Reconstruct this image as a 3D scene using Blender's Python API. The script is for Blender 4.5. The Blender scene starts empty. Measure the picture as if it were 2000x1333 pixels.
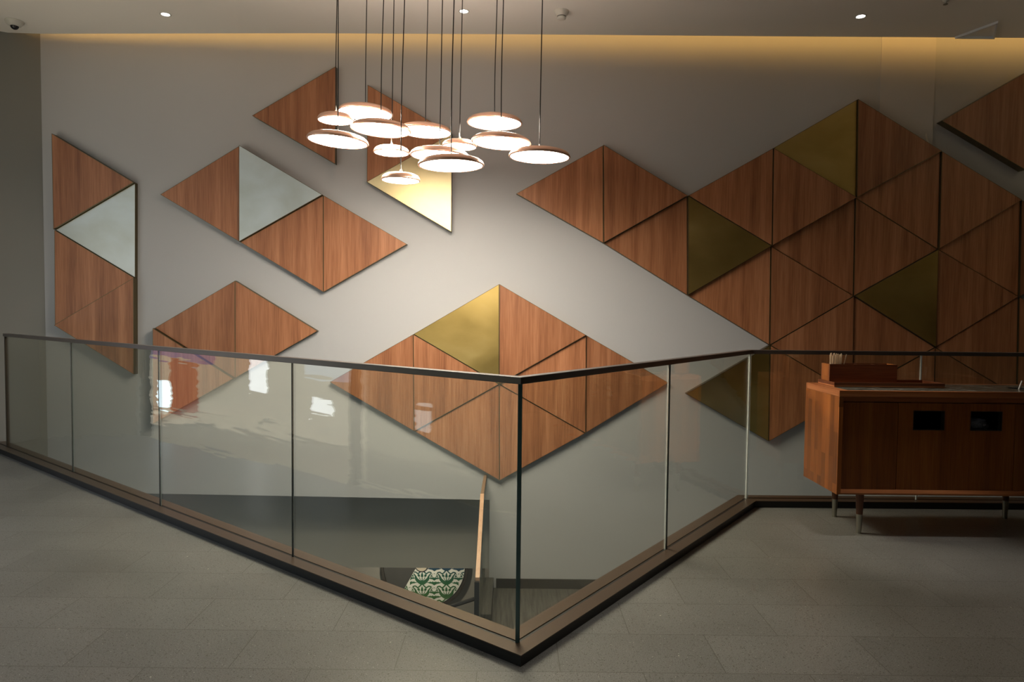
import bpy, bmesh, math, random
from mathutils import Vector, Matrix
random.seed(7)
S = bpy.context.scene
COL = S.collection
PI = math.pi

# ------------------------------------------------------------------ camera
H_EYE = 1.322
PITCH, ROLL = 0.0429, 0.0106
cd = bpy.data.cameras.new('camera'); cam = bpy.data.objects.new('camera', cd); COL.objects.link(cam)
cd.sensor_width = 36.0; cd.lens = 1360.0/2000.0*36.0; cd.clip_start = 0.05; cd.clip_end = 200
fw = Vector((0, math.cos(PITCH), -math.sin(PITCH))); rt = Vector((1, 0, 0)); up = rt.cross(fw)
r2 = rt*math.cos(ROLL)+up*math.sin(ROLL); u2 = up*math.cos(ROLL)-rt*math.sin(ROLL)
m = Matrix((r2, u2, -fw)).transposed().to_4x4(); m.translation = Vector((0, 0, H_EYE)); cam.matrix_world = m
S.camera = cam

# ------------------------------------------------------------------ world and view
wd = bpy.data.worlds.new('world'); S.world = wd; wd.use_nodes = True
bg = wd.node_tree.nodes['Background']; bg.inputs[0].default_value = (0.80, 0.92, 1.0, 1); bg.inputs[1].default_value = 0.54
S.view_settings.view_transform = 'Standard'; S.view_settings.look = 'None'
S.view_settings.exposure = 0.0; S.view_settings.gamma = 1.0
S.view_settings.use_curve_mapping = False
try:
    S.cycles.use_denoising = True; S.cycles.denoiser = 'OPENIMAGEDENOISE'
    S.cycles.max_bounces = 10; S.cycles.diffuse_bounces = 5; S.cycles.glossy_bounces = 5
    S.cycles.transparent_max_bounces = 24; S.cycles.sample_clamp_indirect = 6.0
    S.cycles.caustics_reflective = True; S.cycles.caustics_refractive = False
    S.cycles.blur_glossy = 0.5
except Exception: pass

sd = bpy.data.lights.new('sun', 'SUN'); so_ = bpy.data.objects.new('sun', sd); COL.objects.link(so_)   # high sun on the pavement outside
sd.energy = 3.0; sd.angle = math.radians(1.5); sd.color = (1, .96, .88); so_.rotation_euler = Vector((-0.15, -0.15, -1)).to_track_quat('-Z', 'Y').to_euler()
# strengths of the lamps of the place
PENDANT_L = 47.0
COVE_W = 3.6
DOWN_W = 2.0
ROOM_W = 26.0

# ------------------------------------------------------------------ materials
def mat(name):
    m = bpy.data.materials.new(name); m.use_nodes = True
    return m, m.node_tree.nodes, m.node_tree.links, m.node_tree.nodes['Principled BSDF']
def plain(name, col, rough=0.6, metal=0.0, spec=0.5, bump=0.0, bscale=200):
    m, n, l, p = mat(name)
    p.inputs['Base Color'].default_value = (*col, 1); p.inputs['Roughness'].default_value = rough
    p.inputs['Metallic'].default_value = metal; p.inputs['Specular IOR Level'].default_value = spec
    if bump:
        t = n.new('ShaderNodeTexNoise'); t.inputs['Scale'].default_value = bscale; t.inputs['Detail'].default_value = 4
        tc = n.new('ShaderNodeTexCoord'); l.new(tc.outputs['Object'], t.inputs[0])
        b = n.new('ShaderNodeBump'); b.inputs['Strength'].default_value = bump; b.inputs['Distance'].default_value = 0.01
        l.new(t.outputs[0], b.inputs['Height']); l.new(b.outputs[0], p.inputs['Normal'])
    return m
def glow(name, col, s):
    m, n, l, p = mat(name); n.remove(p)
    e = n.new('ShaderNodeEmission'); e.inputs[0].default_value = (*col, 1); e.inputs[1].default_value = s
    l.new(e.outputs[0], n['Material Output'].inputs[0]); return m
def ramp(n, stops):
    r = n.new('ShaderNodeValToRGB'); e = r.color_ramp.elements
    while len(e) < len(stops): e.new(0.5)
    for i, (p, c) in enumerate(stops): e[i].position = p; e[i].color = (*c, 1)
    return r
def wood(name, dark, mid, light, axis='Z', rough=0.42, scale=1.0, rnd=0.12, blocks=False):
    m, n, l, p = mat(name)
    tc = n.new('ShaderNodeTexCoord'); oi = n.new('ShaderNodeObjectInfo')
    mp = n.new('ShaderNodeMapping'); l.new(tc.outputs['Object'], mp.inputs[0])
    sc = {'Z': (1, 1, 0.035), 'X': (0.035, 1, 1), 'Y': (1, 0.035, 1)}[axis]
    mp.inputs['Scale'].default_value = tuple(a*scale for a in sc)
    off = n.new('ShaderNodeVectorMath'); off.operation = 'ADD'; l.new(mp.outputs[0], off.inputs[0])
    cb = n.new('ShaderNodeCombineXYZ'); ml = n.new('ShaderNodeMath'); ml.operation = 'MULTIPLY'; ml.inputs[1].default_value = 37.0
    l.new(oi.outputs['Random'], ml.inputs[0])
    for i in range(3): l.new(ml.outputs[0], cb.inputs[i])
    l.new(cb.outputs[0], off.inputs[1])
    a = n.new('ShaderNodeTexNoise'); a.inputs['Scale'].default_value = 9; a.inputs['Detail'].default_value = 7; a.inputs['Roughness'].default_value = 0.6; a.inputs['Distortion'].default_value = 0.6
    b = n.new('ShaderNodeTexNoise'); b.inputs['Scale'].default_value = 110; b.inputs['Detail'].default_value = 3
    l.new(off.outputs[0], a.inputs[0]); l.new(off.outputs[0], b.inputs[0])
    mx = n.new('ShaderNodeMath'); mx.operation = 'MULTIPLY_ADD'; mx.inputs[1].default_value = 0.52
    l.new(b.outputs[0], mx.inputs[0]); l.new(a.outputs[0], mx.inputs[2])
    r = ramp(n, [(0.48, dark), (0.75, mid), (1.0, light)]); l.new(mx.outputs[0], r.inputs[0])
    hv = n.new('ShaderNodeHueSaturation'); l.new(r.outputs[0], hv.inputs['Color'])
    mr = n.new('ShaderNodeMapRange'); mr.inputs[3].default_value = 1-rnd; mr.inputs[4].default_value = 1+rnd
    if blocks:   # butcher-block strips
        br = n.new('ShaderNodeTexBrick'); mb = n.new('ShaderNodeMapping'); mb.inputs['Rotation'].default_value = (0, -PI/2, 0) if axis == 'Z' else (0, 0, 0)
        xyz = n.new('ShaderNodeSeparateXYZ'); l.new(tc.outputs['Object'], xyz.inputs[0]); c2 = n.new('ShaderNodeCombineXYZ')
        l.new(xyz.outputs['Z'], c2.inputs['X']); l.new(xyz.outputs['Y'], c2.inputs['Y'])
        l.new(c2.outputs[0], br.inputs['Vector'])
        br.inputs['Color1'].default_value = (0, 0, 0, 1); br.inputs['Color2'].default_value = (1, 1, 1, 1); br.inputs['Mortar'].default_value = (.3, .3, .3, 1)
        br.inputs['Scale'].default_value = 1; br.inputs['Brick Width'].default_value = 0.31; br.inputs['Row Height'].default_value = 0.052
        br.inputs['Mortar Size'].default_value = 0.0005
        l.new(br.outputs['Color'], mr.inputs[0])
    else:
        l.new(oi.outputs['Random'], mr.inputs[0])
    l.new(mr.outputs[0], hv.inputs['Value']); l.new(hv.outputs[0], p.inputs['Base Color'])
    p.inputs['Roughness'].default_value = rough
    bp = n.new('ShaderNodeBump'); bp.inputs['Strength'].default_value = 0.15; bp.inputs['Distance'].default_value = 0.002
    l.new(b.outputs[0], bp.inputs['Height']); l.new(bp.outputs[0], p.inputs['Normal'])
    return m

M = {}
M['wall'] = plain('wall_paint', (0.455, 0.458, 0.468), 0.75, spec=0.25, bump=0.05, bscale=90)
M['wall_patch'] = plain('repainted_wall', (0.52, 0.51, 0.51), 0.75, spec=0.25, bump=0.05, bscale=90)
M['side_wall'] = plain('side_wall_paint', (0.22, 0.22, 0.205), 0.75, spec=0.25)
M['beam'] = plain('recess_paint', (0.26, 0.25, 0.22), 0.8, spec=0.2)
M['room_wall'] = plain('room_wall_paint', (0.13, 0.12, 0.105), 0.85, spec=0.2)
M['ceiling'] = plain('ceiling_paint', (0.88, 0.85, 0.80), 0.8, spec=0.2)
M['lower_wall'] = plain('lower_wall_paint', (0.25, 0.225, 0.19), 0.8)
M['panel'] = wood('red_brown_veneer', (0.19, 0.070, 0.030), (0.34, 0.138, 0.061), (0.47, 0.215, 0.106))
M['bronze'] = plain('bronze_edging', (0.16, 0.125, 0.065), 0.38, 0.85)
M['bronze_dark'] = plain('dark_bronze', (0.07, 0.055, 0.042), 0.42, 0.6)
M['rail'] = plain('brown_anodised_metal', (0.100, 0.070, 0.052), 0.34, 0.4)
M['handrail'] = plain('dark_grey_brown_metal', (0.095, 0.083, 0.078), 0.36, 0.3)
M['rail_dark'] = plain('black_curb_paint', (0.012, 0.012, 0.013), 0.5)
M['skirting'] = plain('dark_skirting', (0.028, 0.025, 0.020), 0.6)
M['black'] = plain('black_plastic', (0.01, 0.01, 0.01), 0.4)
M['void'] = plain('dark_cavity', (0.012, 0.012, 0.012), 0.9)
M['white'] = plain('white_plastic', (0.62, 0.61, 0.56), 0.45)
M['rose'] = plain('rose_gold_lacquer', (0.82, 0.50, 0.37), 0.30, 0.6)
M['steel'] = plain('brushed_steel', (0.42, 0.40, 0.34), 0.35, 1.0)
M['trimgrey'] = plain('grey_aluminium', (0.76, 0.80, 0.88), 0.45, 0.1)
M['diffuser'] = glow('lamp_diffuser', (1.0, 0.89, 0.73), PENDANT_L)
M['lens'] = glow('downlight_lens', (1.0, 0.96, 0.90), 14)
M['cove'] = glow('warm_led_strip', (1.0, 0.55, 0.14), COVE_W)
M['cab'] = wood('walnut_cabinet', (0.16, 0.042, 0.006), (0.26, 0.075, 0.011), (0.36, 0.12, 0.020), 'Z', 0.42, 1.4)
M['cab_end'] = wood('teak_block_end', (0.18, 0.052, 0.010), (0.29, 0.090, 0.018), (0.40, 0.145, 0.034), 'Z', 0.40, 1.2, 0.36, True)
M['cab_x'] = wood('teak_lengthwise', (0.26, 0.080, 0.026), (0.38, 0.130, 0.044), (0.50, 0.20, 0.08), 'X', 0.36, 1.4)
M['cab_y'] = wood('teak_crosswise', (0.26, 0.080, 0.026), (0.38, 0.130, 0.044), (0.50, 0.20, 0.08), 'Y', 0.36, 1.4)
M['walnut'] = wood('dark_walnut_box', (0.085, 0.024, 0.010), (0.16, 0.048, 0.018), (0.25, 0.085, 0.032), 'X', 0.38, 1.8)
M['walnut_leg'] = wood('walnut_leg', (0.08, 0.028, 0.012), (0.14, 0.05, 0.022), (0.2, 0.075, 0.035), 'Z', 0.4, 2)
M['stick'] = wood('birch_stick', (0.80, 0.60, 0.40), (0.90, 0.74, 0.54), (0.95, 0.82, 0.64), 'Z', 0.6, 2)
M['handrail_oak'] = wood('pale_oak', (0.42, 0.24, 0.14), (0.55, 0.33, 0.20), (0.62, 0.40, 0.26), 'Y', 0.45, 1)
M['handrail_brown'] = plain('brown_stair_rail', (0.24, 0.165, 0.11), 0.45)
M['straw'] = plain('white_straw', (0.75, 0.72, 0.70), 0.4)
M['redpanel'] = glow('lit_red_shopfront', (0.85, 0.26, 0.16), 0.9)
M['bluelight'] = glow('lit_blue_white_sign', (0.72, 0.92, 1.0), 6.5)
M['whitelight'] = glow('lit_white_sign', (0.95, 0.98, 1.0), 5.0)
M['pale_sign'] = glow('pale_blue_sign', (0.80, 0.88, 1.0), 1.8)
M['violet'] = glow('lit_violet_sign', (0.62, 0.48, 0.85), 0.8)

def make_brass(name, c0, c1, c2):
    m, n, l, p = mat(name)
    tc = n.new('ShaderNodeTexCoord'); mp = n.new('ShaderNodeMapping'); mp.inputs['Scale'].default_value = (1, 1, 1.5)
    oi = n.new('ShaderNodeObjectInfo'); ad = n.new('ShaderNodeVectorMath'); ad.operation = 'ADD'
    l.new(tc.outputs['Object'], mp.inputs[0]); l.new(mp.outputs[0], ad.inputs[0]); l.new(oi.outputs['Location'], ad.inputs[1])
    t = n.new('ShaderNodeTexNoise'); t.inputs['Scale'].default_value = 1.8; t.inputs['Detail'].default_value = 5; t.inputs['Distortion'].default_value = 0.3
    l.new(ad.outputs[0], t.inputs[0])
    r = ramp(n, [(0.30, c0), (0.55, c1), (0.80, c2)]); l.new(t.outputs[0], r.inputs[0])
    l.new(r.outputs[0], p.inputs['Base Color'])
    r3 = n.new('ShaderNodeMapRange'); r3.inputs[3].default_value = 0.30; r3.inputs[4].default_value = 0.52
    l.new(t.outputs[0], r3.inputs[0]); l.new(r3.outputs[0], p.inputs['Roughness'])
    p.inputs['Metallic'].default_value = 1.0
    return m
M['brass'] = make_brass('brushed_brass', (0.50, 0.36, 0.115), (0.60, 0.44, 0.155), (0.68, 0.53, 0.22))
M['pale_brass'] = make_brass('pale_patinated_brass', (0.56, 0.56, 0.48), (0.65, 0.68, 0.65), (0.73, 0.77, 0.77))  # brass with bluish reflected daylight put into its colour
M['bright_brass'] = make_brass('polished_pale_gold', (0.66, 0.54, 0.28), (0.74, 0.63, 0.37), (0.80, 0.71, 0.46))  # brass lightened in colour to carry the glare of the lamps

def make_glass():
    m, n, l, p = mat('rail_glass'); n.remove(p)
    tr = n.new('ShaderNodeBsdfTransparent'); tr.inputs[0].default_value = (0.880, 0.895, 0.850, 1)
    gl = n.new('ShaderNodeBsdfGlossy'); gl.inputs['Roughness'].default_value = 0.0; gl.inputs[0].default_value = (1, 1, 1, 1)
    fr = n.new('ShaderNodeFresnel'); ge = n.new('ShaderNodeNewGeometry'); mi = n.new('ShaderNodeMapRange')
    mi.inputs[3].default_value = 1.5; mi.inputs[4].default_value = 1/1.5   # same thin-pane reflectance on both faces
    l.new(ge.outputs['Backfacing'], mi.inputs[0]); l.new(mi.outputs[0], fr.inputs[0])
    tc = n.new('ShaderNodeTexCoord'); mp = n.new('ShaderNodeMapping'); mp.inputs['Scale'].default_value = (1.2, 1.2, 9)
    t = n.new('ShaderNodeTexNoise'); t.inputs['Scale'].default_value = 1.6; t.inputs['Detail'].default_value = 2
    l.new(tc.outputs['Object'], mp.inputs[0]); l.new(mp.outputs[0], t.inputs[0])
    b = n.new('ShaderNodeBump'); b.inputs['Strength'].default_value = 0.14; b.inputs['Distance'].default_value = 0.01
    l.new(t.outputs[0], b.inputs['Height']); l.new(b.outputs[0], gl.inputs['Normal'])
    mx = n.new('ShaderNodeMixShader'); l.new(fr.outputs[0], mx.inputs[0]); l.new(tr.outputs[0], mx.inputs[1]); l.new(gl.outputs[0], mx.inputs[2])
    l.new(mx.outputs[0], n['Material Output'].inputs[0]); return m
M['glass'] = make_glass()
M['glass_edge'] = plain('green_glass_edge', (0.17, 0.25, 0.24), 0.15, 0.0, 0.8)

def make_floor():
    m, n, l, p = mat('terrazzo_floor')
    tc = n.new('ShaderNodeTexCoord')
    mp = n.new('ShaderNodeMapping'); mp.inputs['Location'].default_value = (0.115+0.61, -0.062, 0); l.new(tc.outputs['Object'], mp.inputs[0])
    br = n.new('ShaderNodeTexBrick'); l.new(mp.outputs[0], br.inputs['Vector'])
    br.offset = 0.5; br.inputs['Scale'].default_value = 1; br.inputs['Brick Width'].default_value = 0.61; br.inputs['Row Height'].default_value = 0.305
    br.inputs['Mortar Size'].default_value = 0.0014; br.inputs['Mortar Smooth'].default_value = 0.1
    br.inputs['Color1'].default_value = (0.170, 0.170, 0.165, 1); br.inputs['Color2'].default_value = (0.198, 0.198, 0.193, 1); br.inputs['Mortar'].default_value = (0.085, 0.08, 0.07, 1)
    nz = n.new('ShaderNodeTexNoise'); nz.inputs['Scale'].default_value = 1.7; nz.inputs['Detail'].default_value = 4; l.new(tc.outputs['Object'], nz.inputs[0])
    r0 = ramp(n, [(0.3, (0.86, 0.86, 0.86)), (0.7, (1.12, 1.12, 1.12))]); l.new(nz.outputs[0], r0.inputs[0])
    m0 = n.new('ShaderNodeMix'); m0.data_type = 'RGBA'; m0.blend_type = 'MULTIPLY'; m0.inputs[0].default_value = 1
    l.new(br.outputs[0], m0.inputs[6]); l.new(r0.outputs[0], m0.inputs[7])
    cur = m0.outputs[2]
    def speck(cur, scale, thr, col, seed):
        v = n.new('ShaderNodeTexVoronoi'); v.inputs['Scale'].default_value = scale; v.feature = 'F1'
        mo = n.new('ShaderNodeMapping'); mo.inputs['Location'].default_value = (seed, seed*1.7, seed*.3); l.new(tc.outputs['Object'], mo.inputs[0]); l.new(mo.outputs[0], v.inputs['Vector'])
        sx = n.new('ShaderNodeSeparateColor'); l.new(v.outputs['Color'], sx.inputs[0])
        a = n.new('ShaderNodeMath'); a.operation = 'MULTIPLY'; a.inputs[1].default_value = thr; l.new(sx.outputs[0], a.inputs[0])
        c = n.new('ShaderNodeMath'); c.operation = 'LESS_THAN'; l.new(v.outputs['Distance'], c.inputs[0])
        s = n.new('ShaderNodeMath'); s.operation = 'SUBTRACT'; l.new(a.outputs[0], s.inputs[0]); s.inputs[1].default_value = thr*0.55
        l.new(s.outputs[0], c.inputs[1])
        mm = n.new('ShaderNodeMix'); mm.data_type = 'RGBA'; l.new(c.outputs[0], mm.inputs[0]); l.new(cur, mm.inputs[6]); mm.inputs[7].default_value = (*col, 1)
        return mm.outputs[2]
    fn = n.new('ShaderNodeTexNoise'); fn.inputs['Scale'].default_value = 230; fn.inputs['Detail'].default_value = 3; l.new(tc.outputs['Object'], fn.inputs[0])
    rf = ramp(n, [(0.35, (0.72, 0.72, 0.72)), (0.65, (1.25, 1.25, 1.25))]); l.new(fn.outputs[0], rf.inputs[0])
    mf = n.new('ShaderNodeMix'); mf.data_type = 'RGBA'; mf.blend_type = 'MULTIPLY'; mf.inputs[0].default_value = 1; l.new(cur, mf.inputs[6]); l.new(rf.outputs[0], mf.inputs[7]); cur = mf.outputs[2]
    cur = speck(cur, 125, 0.9, (0.085, 0.08, 0.07), 3.1)
    cur = speck(cur, 88, 0.62, (0.075, 0.07, 0.062), 6.6)
    cur = speck(cur, 165, 0.9, (0.115, 0.11, 0.10), 9.7)
    cur = speck(cur, 75, 0.34, (0.46, 0.45, 0.42), 5.3)
    cur = speck(cur, 16, 0.14, (0.55, 0.52, 0.47), 1.9)
    l.new(cur, p.inputs['Base Color'])
    p.inputs['Roughness'].default_value = 0.36; p.inputs['Specular IOR Level'].default_value = 0.45
    return m
M['floor'] = make_floor()
def make_planks():
    m, n, l, p = mat('grey_plank_floor')
    tc = n.new('ShaderNodeTexCoord')
    mp = n.new('ShaderNodeMapping'); mp.inputs['Scale'].default_value = (1, 0.05, 1); l.new(tc.outputs['Object'], mp.inputs[0])
    a = n.new('ShaderNodeTexNoise'); a.inputs['Scale'].default_value = 45; a.inputs['Detail'].default_value = 6; l.new(mp.outputs[0], a.inputs[0])
    r = ramp(n, [(0.3, (0.045, 0.043, 0.038)), (0.7, (0.125, 0.12, 0.105))]); l.new(a.outputs[0], r.inputs[0])
    l.new(r.outputs[0], p.inputs['Base Color']); p.inputs['Roughness'].default_value = 0.5
    return m
M['planks'] = make_planks()
def make_marble():
    m, n, l, p = mat('dark_green_marble')
    tc = n.new('ShaderNodeTexCoord'); mp = n.new('ShaderNodeMapping'); mp.inputs['Scale'].default_value = (1, 3.5, 1); mp.inputs['Rotation'].default_value = (0, 0, .25)
    l.new(tc.outputs['Object'], mp.inputs[0])
    a = n.new('ShaderNodeTexNoise'); a.inputs['Scale'].default_value = 9; a.inputs['Detail'].default_value = 8; a.inputs['Distortion'].default_value = 2.2; l.new(mp.outputs[0], a.inputs[0])
    r = ramp(n, [(0.42, (0.045, 0.05, 0.042)), (0.55, (0.11, 0.115, 0.10)), (0.66, (0.34, 0.34, 0.32))]); l.new(a.outputs[0], r.inputs[0])
    l.new(r.outputs[0], p.inputs['Base Color']); p.inputs['Roughness'].default_value = 0.22
    return m
M['marble'] = make_marble()

# ------------------------------------------------------------------ mesh helpers
def obj(name, bm, material, parent=None, smooth=False, mats=None):
    bmesh.ops.recalc_face_normals(bm, faces=bm.faces[:])
    me = bpy.data.meshes.new(name); bm.to_mesh(me); bm.free()
    o = bpy.data.objects.new(name, me); COL.objects.link(o)
    for mm in (mats or [material]): me.materials.append(mm)
    if smooth:
        for f in me.polygons: f.use_smooth = True
    if parent is not None:
        o.parent = parent; bpy.context.view_layer.update if False else None
        o.matrix_parent_inverse = parent_inv(parent)
    return o
def parent_inv(p):
    mm = Matrix.Identity(4); q = p
    chain = []
    while q is not None:
        chain.append(q); q = q.parent
    for q in reversed(chain):
        mm = mm @ (q.matrix_parent_inverse if q.parent else Matrix.Identity(4)) @ q.matrix_basis
    return mm.inverted()
def tag(o, label=None, cat=None, group=None, kind=None):
    if label: o['label'] = label
    if cat: o['category'] = cat
    if group: o['group'] = group
    if kind: o['kind'] = kind
    return o
def struct(name, bm, material, label=None, cat=None, smooth=False):
    o = obj(name, bm, material, smooth=smooth); o['kind'] = 'structure'
    tag(o, label, cat); return o
def empty(name, loc=(0, 0, 0), rot=(0, 0, 0)):
    o = bpy.data.objects.new(name, None); COL.objects.link(o); o.location = loc; o.rotation_euler = rot; o.empty_display_size = 0.1
    return o
def box(bm, x0, x1, y0, y1, z0, z1, bevel=0.0):
    vs = [bm.verts.new((x, y, z)) for z in (z0, z1) for y in (y0, y1) for x in (x0, x1)]
    fs = [(0, 1, 3, 2), (4, 5, 7, 6), (0, 1, 5, 4), (2, 3, 7, 6), (0, 2, 6, 4), (1, 3, 7, 5)]
    ff = [bm.faces.new([vs[i] for i in f]) for f in fs]
    if bevel:
        es = list({e for f in ff for e in f.edges})
        bmesh.ops.bevel(bm, geom=es, offset=bevel, segments=2, affect='EDGES', profile=0.5)
    return bm
def nbox(*a, bevel=0.0):
    bm = bmesh.new(); return box(bm, *a, bevel=bevel)
def prism(bm, pts, lo, hi, axis='Z'):
    """extrude a 2D polygon along an axis: Z -> (x,y); Y -> (x,z)"""
    def P(p, t): return (p[0], p[1], t) if axis == 'Z' else (p[0], t, p[1])
    a = [bm.verts.new(P(p, lo)) for p in pts]; b = [bm.verts.new(P(p, hi)) for p in pts]
    n = len(pts); bm.faces.new(a); bm.faces.new(b)
    for i in range(n): bm.faces.new((a[i], a[(i+1) % n], b[(i+1) % n], b[i]))
    return bm
def strip(bm, pts, z0, z1, off0, off1):
    """mitred wall-like strip along a plan polyline between two side offsets"""
    def offs(d):
        out = []
        for i, p in enumerate(pts):
            p = Vector(p)
            if i == 0: t = (Vector(pts[1])-p).normalized(); nn = Vector((-t.y, t.x)); out.append(p+nn*d); continue
            if i == len(pts)-1: t = (p-Vector(pts[i-1])).normalized(); nn = Vector((-t.y, t.x)); out.append(p+nn*d); continue
            t0 = (p-Vector(pts[i-1])).normalized(); t1 = (Vector(pts[i+1])-p).normalized()
            n0 = Vector((-t0.y, t0.x)); n1 = Vector((-t1.y, t1.x)); b = (n0+n1).normalized()
            out.append(p+b*(d/b.dot(n0)))
        return out
    A = offs(off0); B = offs(off1); rings = []
    for a, b in zip(A, B):
        rings.append([bm.verts.new((a.x, a.y, z0)), bm.verts.new((b.x, b.y, z0)), bm.verts.new((b.x, b.y, z1)), bm.verts.new((a.x, a.y, z1))])
    for r, s in zip(rings, rings[1:]):
        for i in range(4): bm.faces.new((r[i], r[(i+1) % 4], s[(i+1) % 4], s[i]))
    bm.faces.new(rings[0]); bm.faces.new(rings[-1])
    return bm
def tube(bm, pts, r, seg=10, r2=None):
    rings = []
    for i, p in enumerate(pts):
        p = Vector(p); a = Vector(pts[max(0, i-1)]); b = Vector(pts[min(len(pts)-1, i+1)]); t = (b-a).normalized()
        u = t.orthogonal().normalized() if i == 0 else (u - t*u.dot(t)).normalized()
        v = t.cross(u); rr = r if r2 is None else r+(r2-r)*i/(len(pts)-1)
        rings.append([bm.verts.new(p+(u*math.cos(2*PI*k/seg)+v*math.sin(2*PI*k/seg))*rr) for k in range(seg)])
    for A, B in zip(rings, rings[1:]):
        for k in range(seg): bm.faces.new((A[k], A[(k+1) % seg], B[(k+1) % seg], B[k]))
    bm.faces.new(rings[0]); bm.faces.new(rings[-1]); return bm
def lathe(bm, prof, c=(0, 0, 0), seg=48):
    rings = []
    for r, z in prof:
        if r < 1e-6: rings.append([bm.verts.new((c[0], c[1], c[2]+z))])
        else: rings.append([bm.verts.new((c[0]+r*math.cos(2*PI*k/seg), c[1]+r*math.sin(2*PI*k/seg), c[2]+z)) for k in range(seg)])
    for A, B in zip(rings, rings[1:]):
        for k in range(seg):
            a = A[k % len(A)]; a1 = A[(k+1) % len(A)]; b = B[k % len(B)]; b1 = B[(k+1) % len(B)]
            f = []
            for v in (a, a1, b1, b):
                if v not in f: f.append(v)
            if len(f) > 2: bm.faces.new(f)
    return bm

# ------------------------------------------------------------------ key positions
D = 6.69                         # the panelled wall
ZC = 3.852                       # ceiling
G_L, G_0, G_R = (-4.553, 6.254), (0.032, 2.633), (1.635, 4.77)
G_E = (5.90, 4.80)
RAIL = [G_L, G_0, G_R, G_E]
XL0, XR = -4.485, 6.2            # left corner, right wall
LW_MID = (-5.25, 6.25)
LW_END = (-5.27, 5.37)           # where the left wall stops
FA, FB, FC = LW_END, (-2.76, 3.20), (-1.52, 1.96)   # glazed shop front at the left
YB = -3.6                        # back wall

# ------------------------------------------------------------------ shell
bm = bmesh.new()
# plan of the upper floor (the stair well is left open)
well = [(-4.60, 6.20), (-0.075+0.032, 2.633-0.02), (1.70, 4.70), (XR, 4.70)]
prism(bm, [LW_END, LW_MID, (-4.885, 6.445), (0.027, 2.580), (1.672, 4.72), (XR, 4.745), (XR, YB), (-1.52, YB), (-1.52, 1.96), (-2.76, 3.20)], -0.32, 0.0)
struct('floor', bm, M['floor'], 'grey terrazzo tile floor of the upper level', 'floor')

bm = bmesh.new()
prism(bm, [LW_MID, (-4.70, 6.566), (-4.392, 6.584), (-1.91, 6.506), (-0.03, 6.479), (2.305, 6.464), (4.574, 6.439), (XR, 6.42), (XR, YB), (-1.52, YB), (-1.52, 1.96), LW_END], ZC, ZC+0.035)
struct('ceiling', bm, M['ceiling'], 'pale suspended ceiling that stops short of the panelled wall', 'ceiling')
bm = nbox(-5.5, XR+.1, 5.9, D+0.4, ZC+0.34, ZC+0.40); struct('ceiling', bm, M['ceiling'])
bm = nbox(-5.24, XR+.1, 5.9, 5.94, ZC+0.036, ZC+0.339); struct('ceiling', bm, M['ceiling'])

# panelled wall: full height right of the landing guard, shorter to its left
bm = bmesh.new()
prism(bm, [(-5.3, -0.470), (-0.20, -0.513), (-0.20, -3.6), (XR+.15, -3.6), (XR+.15, ZC+.34), (-5.3, ZC+.34)], D, D+0.12, 'Y')
struct('wall_back', bm, M['wall'], 'tall grey wall carrying the triangular panels', 'wall')
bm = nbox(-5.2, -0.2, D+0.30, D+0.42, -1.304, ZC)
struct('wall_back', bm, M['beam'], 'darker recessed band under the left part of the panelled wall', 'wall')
bm = nbox(3.459, 3.971, D-0.006, D, -1.3, ZC+.33)
struct('trim_1', bm, M['wall_patch'], 'lighter repainted strip of wall behind the panels at right', 'trim')
# left wall, slightly splayed
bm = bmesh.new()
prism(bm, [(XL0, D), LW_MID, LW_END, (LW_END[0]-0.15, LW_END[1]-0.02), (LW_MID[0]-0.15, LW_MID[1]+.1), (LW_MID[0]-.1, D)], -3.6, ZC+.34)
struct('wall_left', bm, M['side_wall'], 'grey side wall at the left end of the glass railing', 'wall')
bm = nbox(XR, XR+.15, YB, D, -3.6, ZC+.34); struct('wall_right', bm, M['room_wall'], 'plain wall closing the room on the right', 'wall')
bm = nbox(-1.6, XR, YB-.15, YB, -.3, ZC+.034); struct('wall_front', bm, M['room_wall'], 'plain wall behind the camera', 'wall')
# lower levels
LZ = -1.379
bm = nbox(-0.20, XR, 3.0, D-0.001, LZ-0.15, LZ); struct('floor', bm, M['planks'], 'grey wood-look floor of the half landing', 'floor')
bm = nbox(-0.13, XR, D-0.016, D, LZ+.001, LZ+0.092); struct('baseboard_back', bm, M['skirting'], 'dark skirting along the landing', 'baseboard')
bm = nbox(-6.2, -0.02, 2.0, 8.35, -3.4, -3.3); struct('floor', bm, M['planks'], 'dim floor far down the stair well', 'floor')
bm = nbox(-6.2, 0.4, 8.2, 8.3, -3.3, -0.9); struct('wall_lower', bm, M['lower_wall'], 'beige wall of the lower level seen under the recess', 'wall')
bm = nbox(-6.2, -6.1, 2.0, 8.2, -3.3, -0.9); struct('wall_lower', bm, M['lower_wall'])
bm = nbox(-6.2, 0.4, D+.43, 8.3, -1.0, -0.9); struct('ceiling', bm, M['lower_wall'])
bm = nbox(-0.2, -0.02, D+.43, 8.2, -3.3, -1.0); struct('wall_lower', bm, M['lower_wall'])

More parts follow.
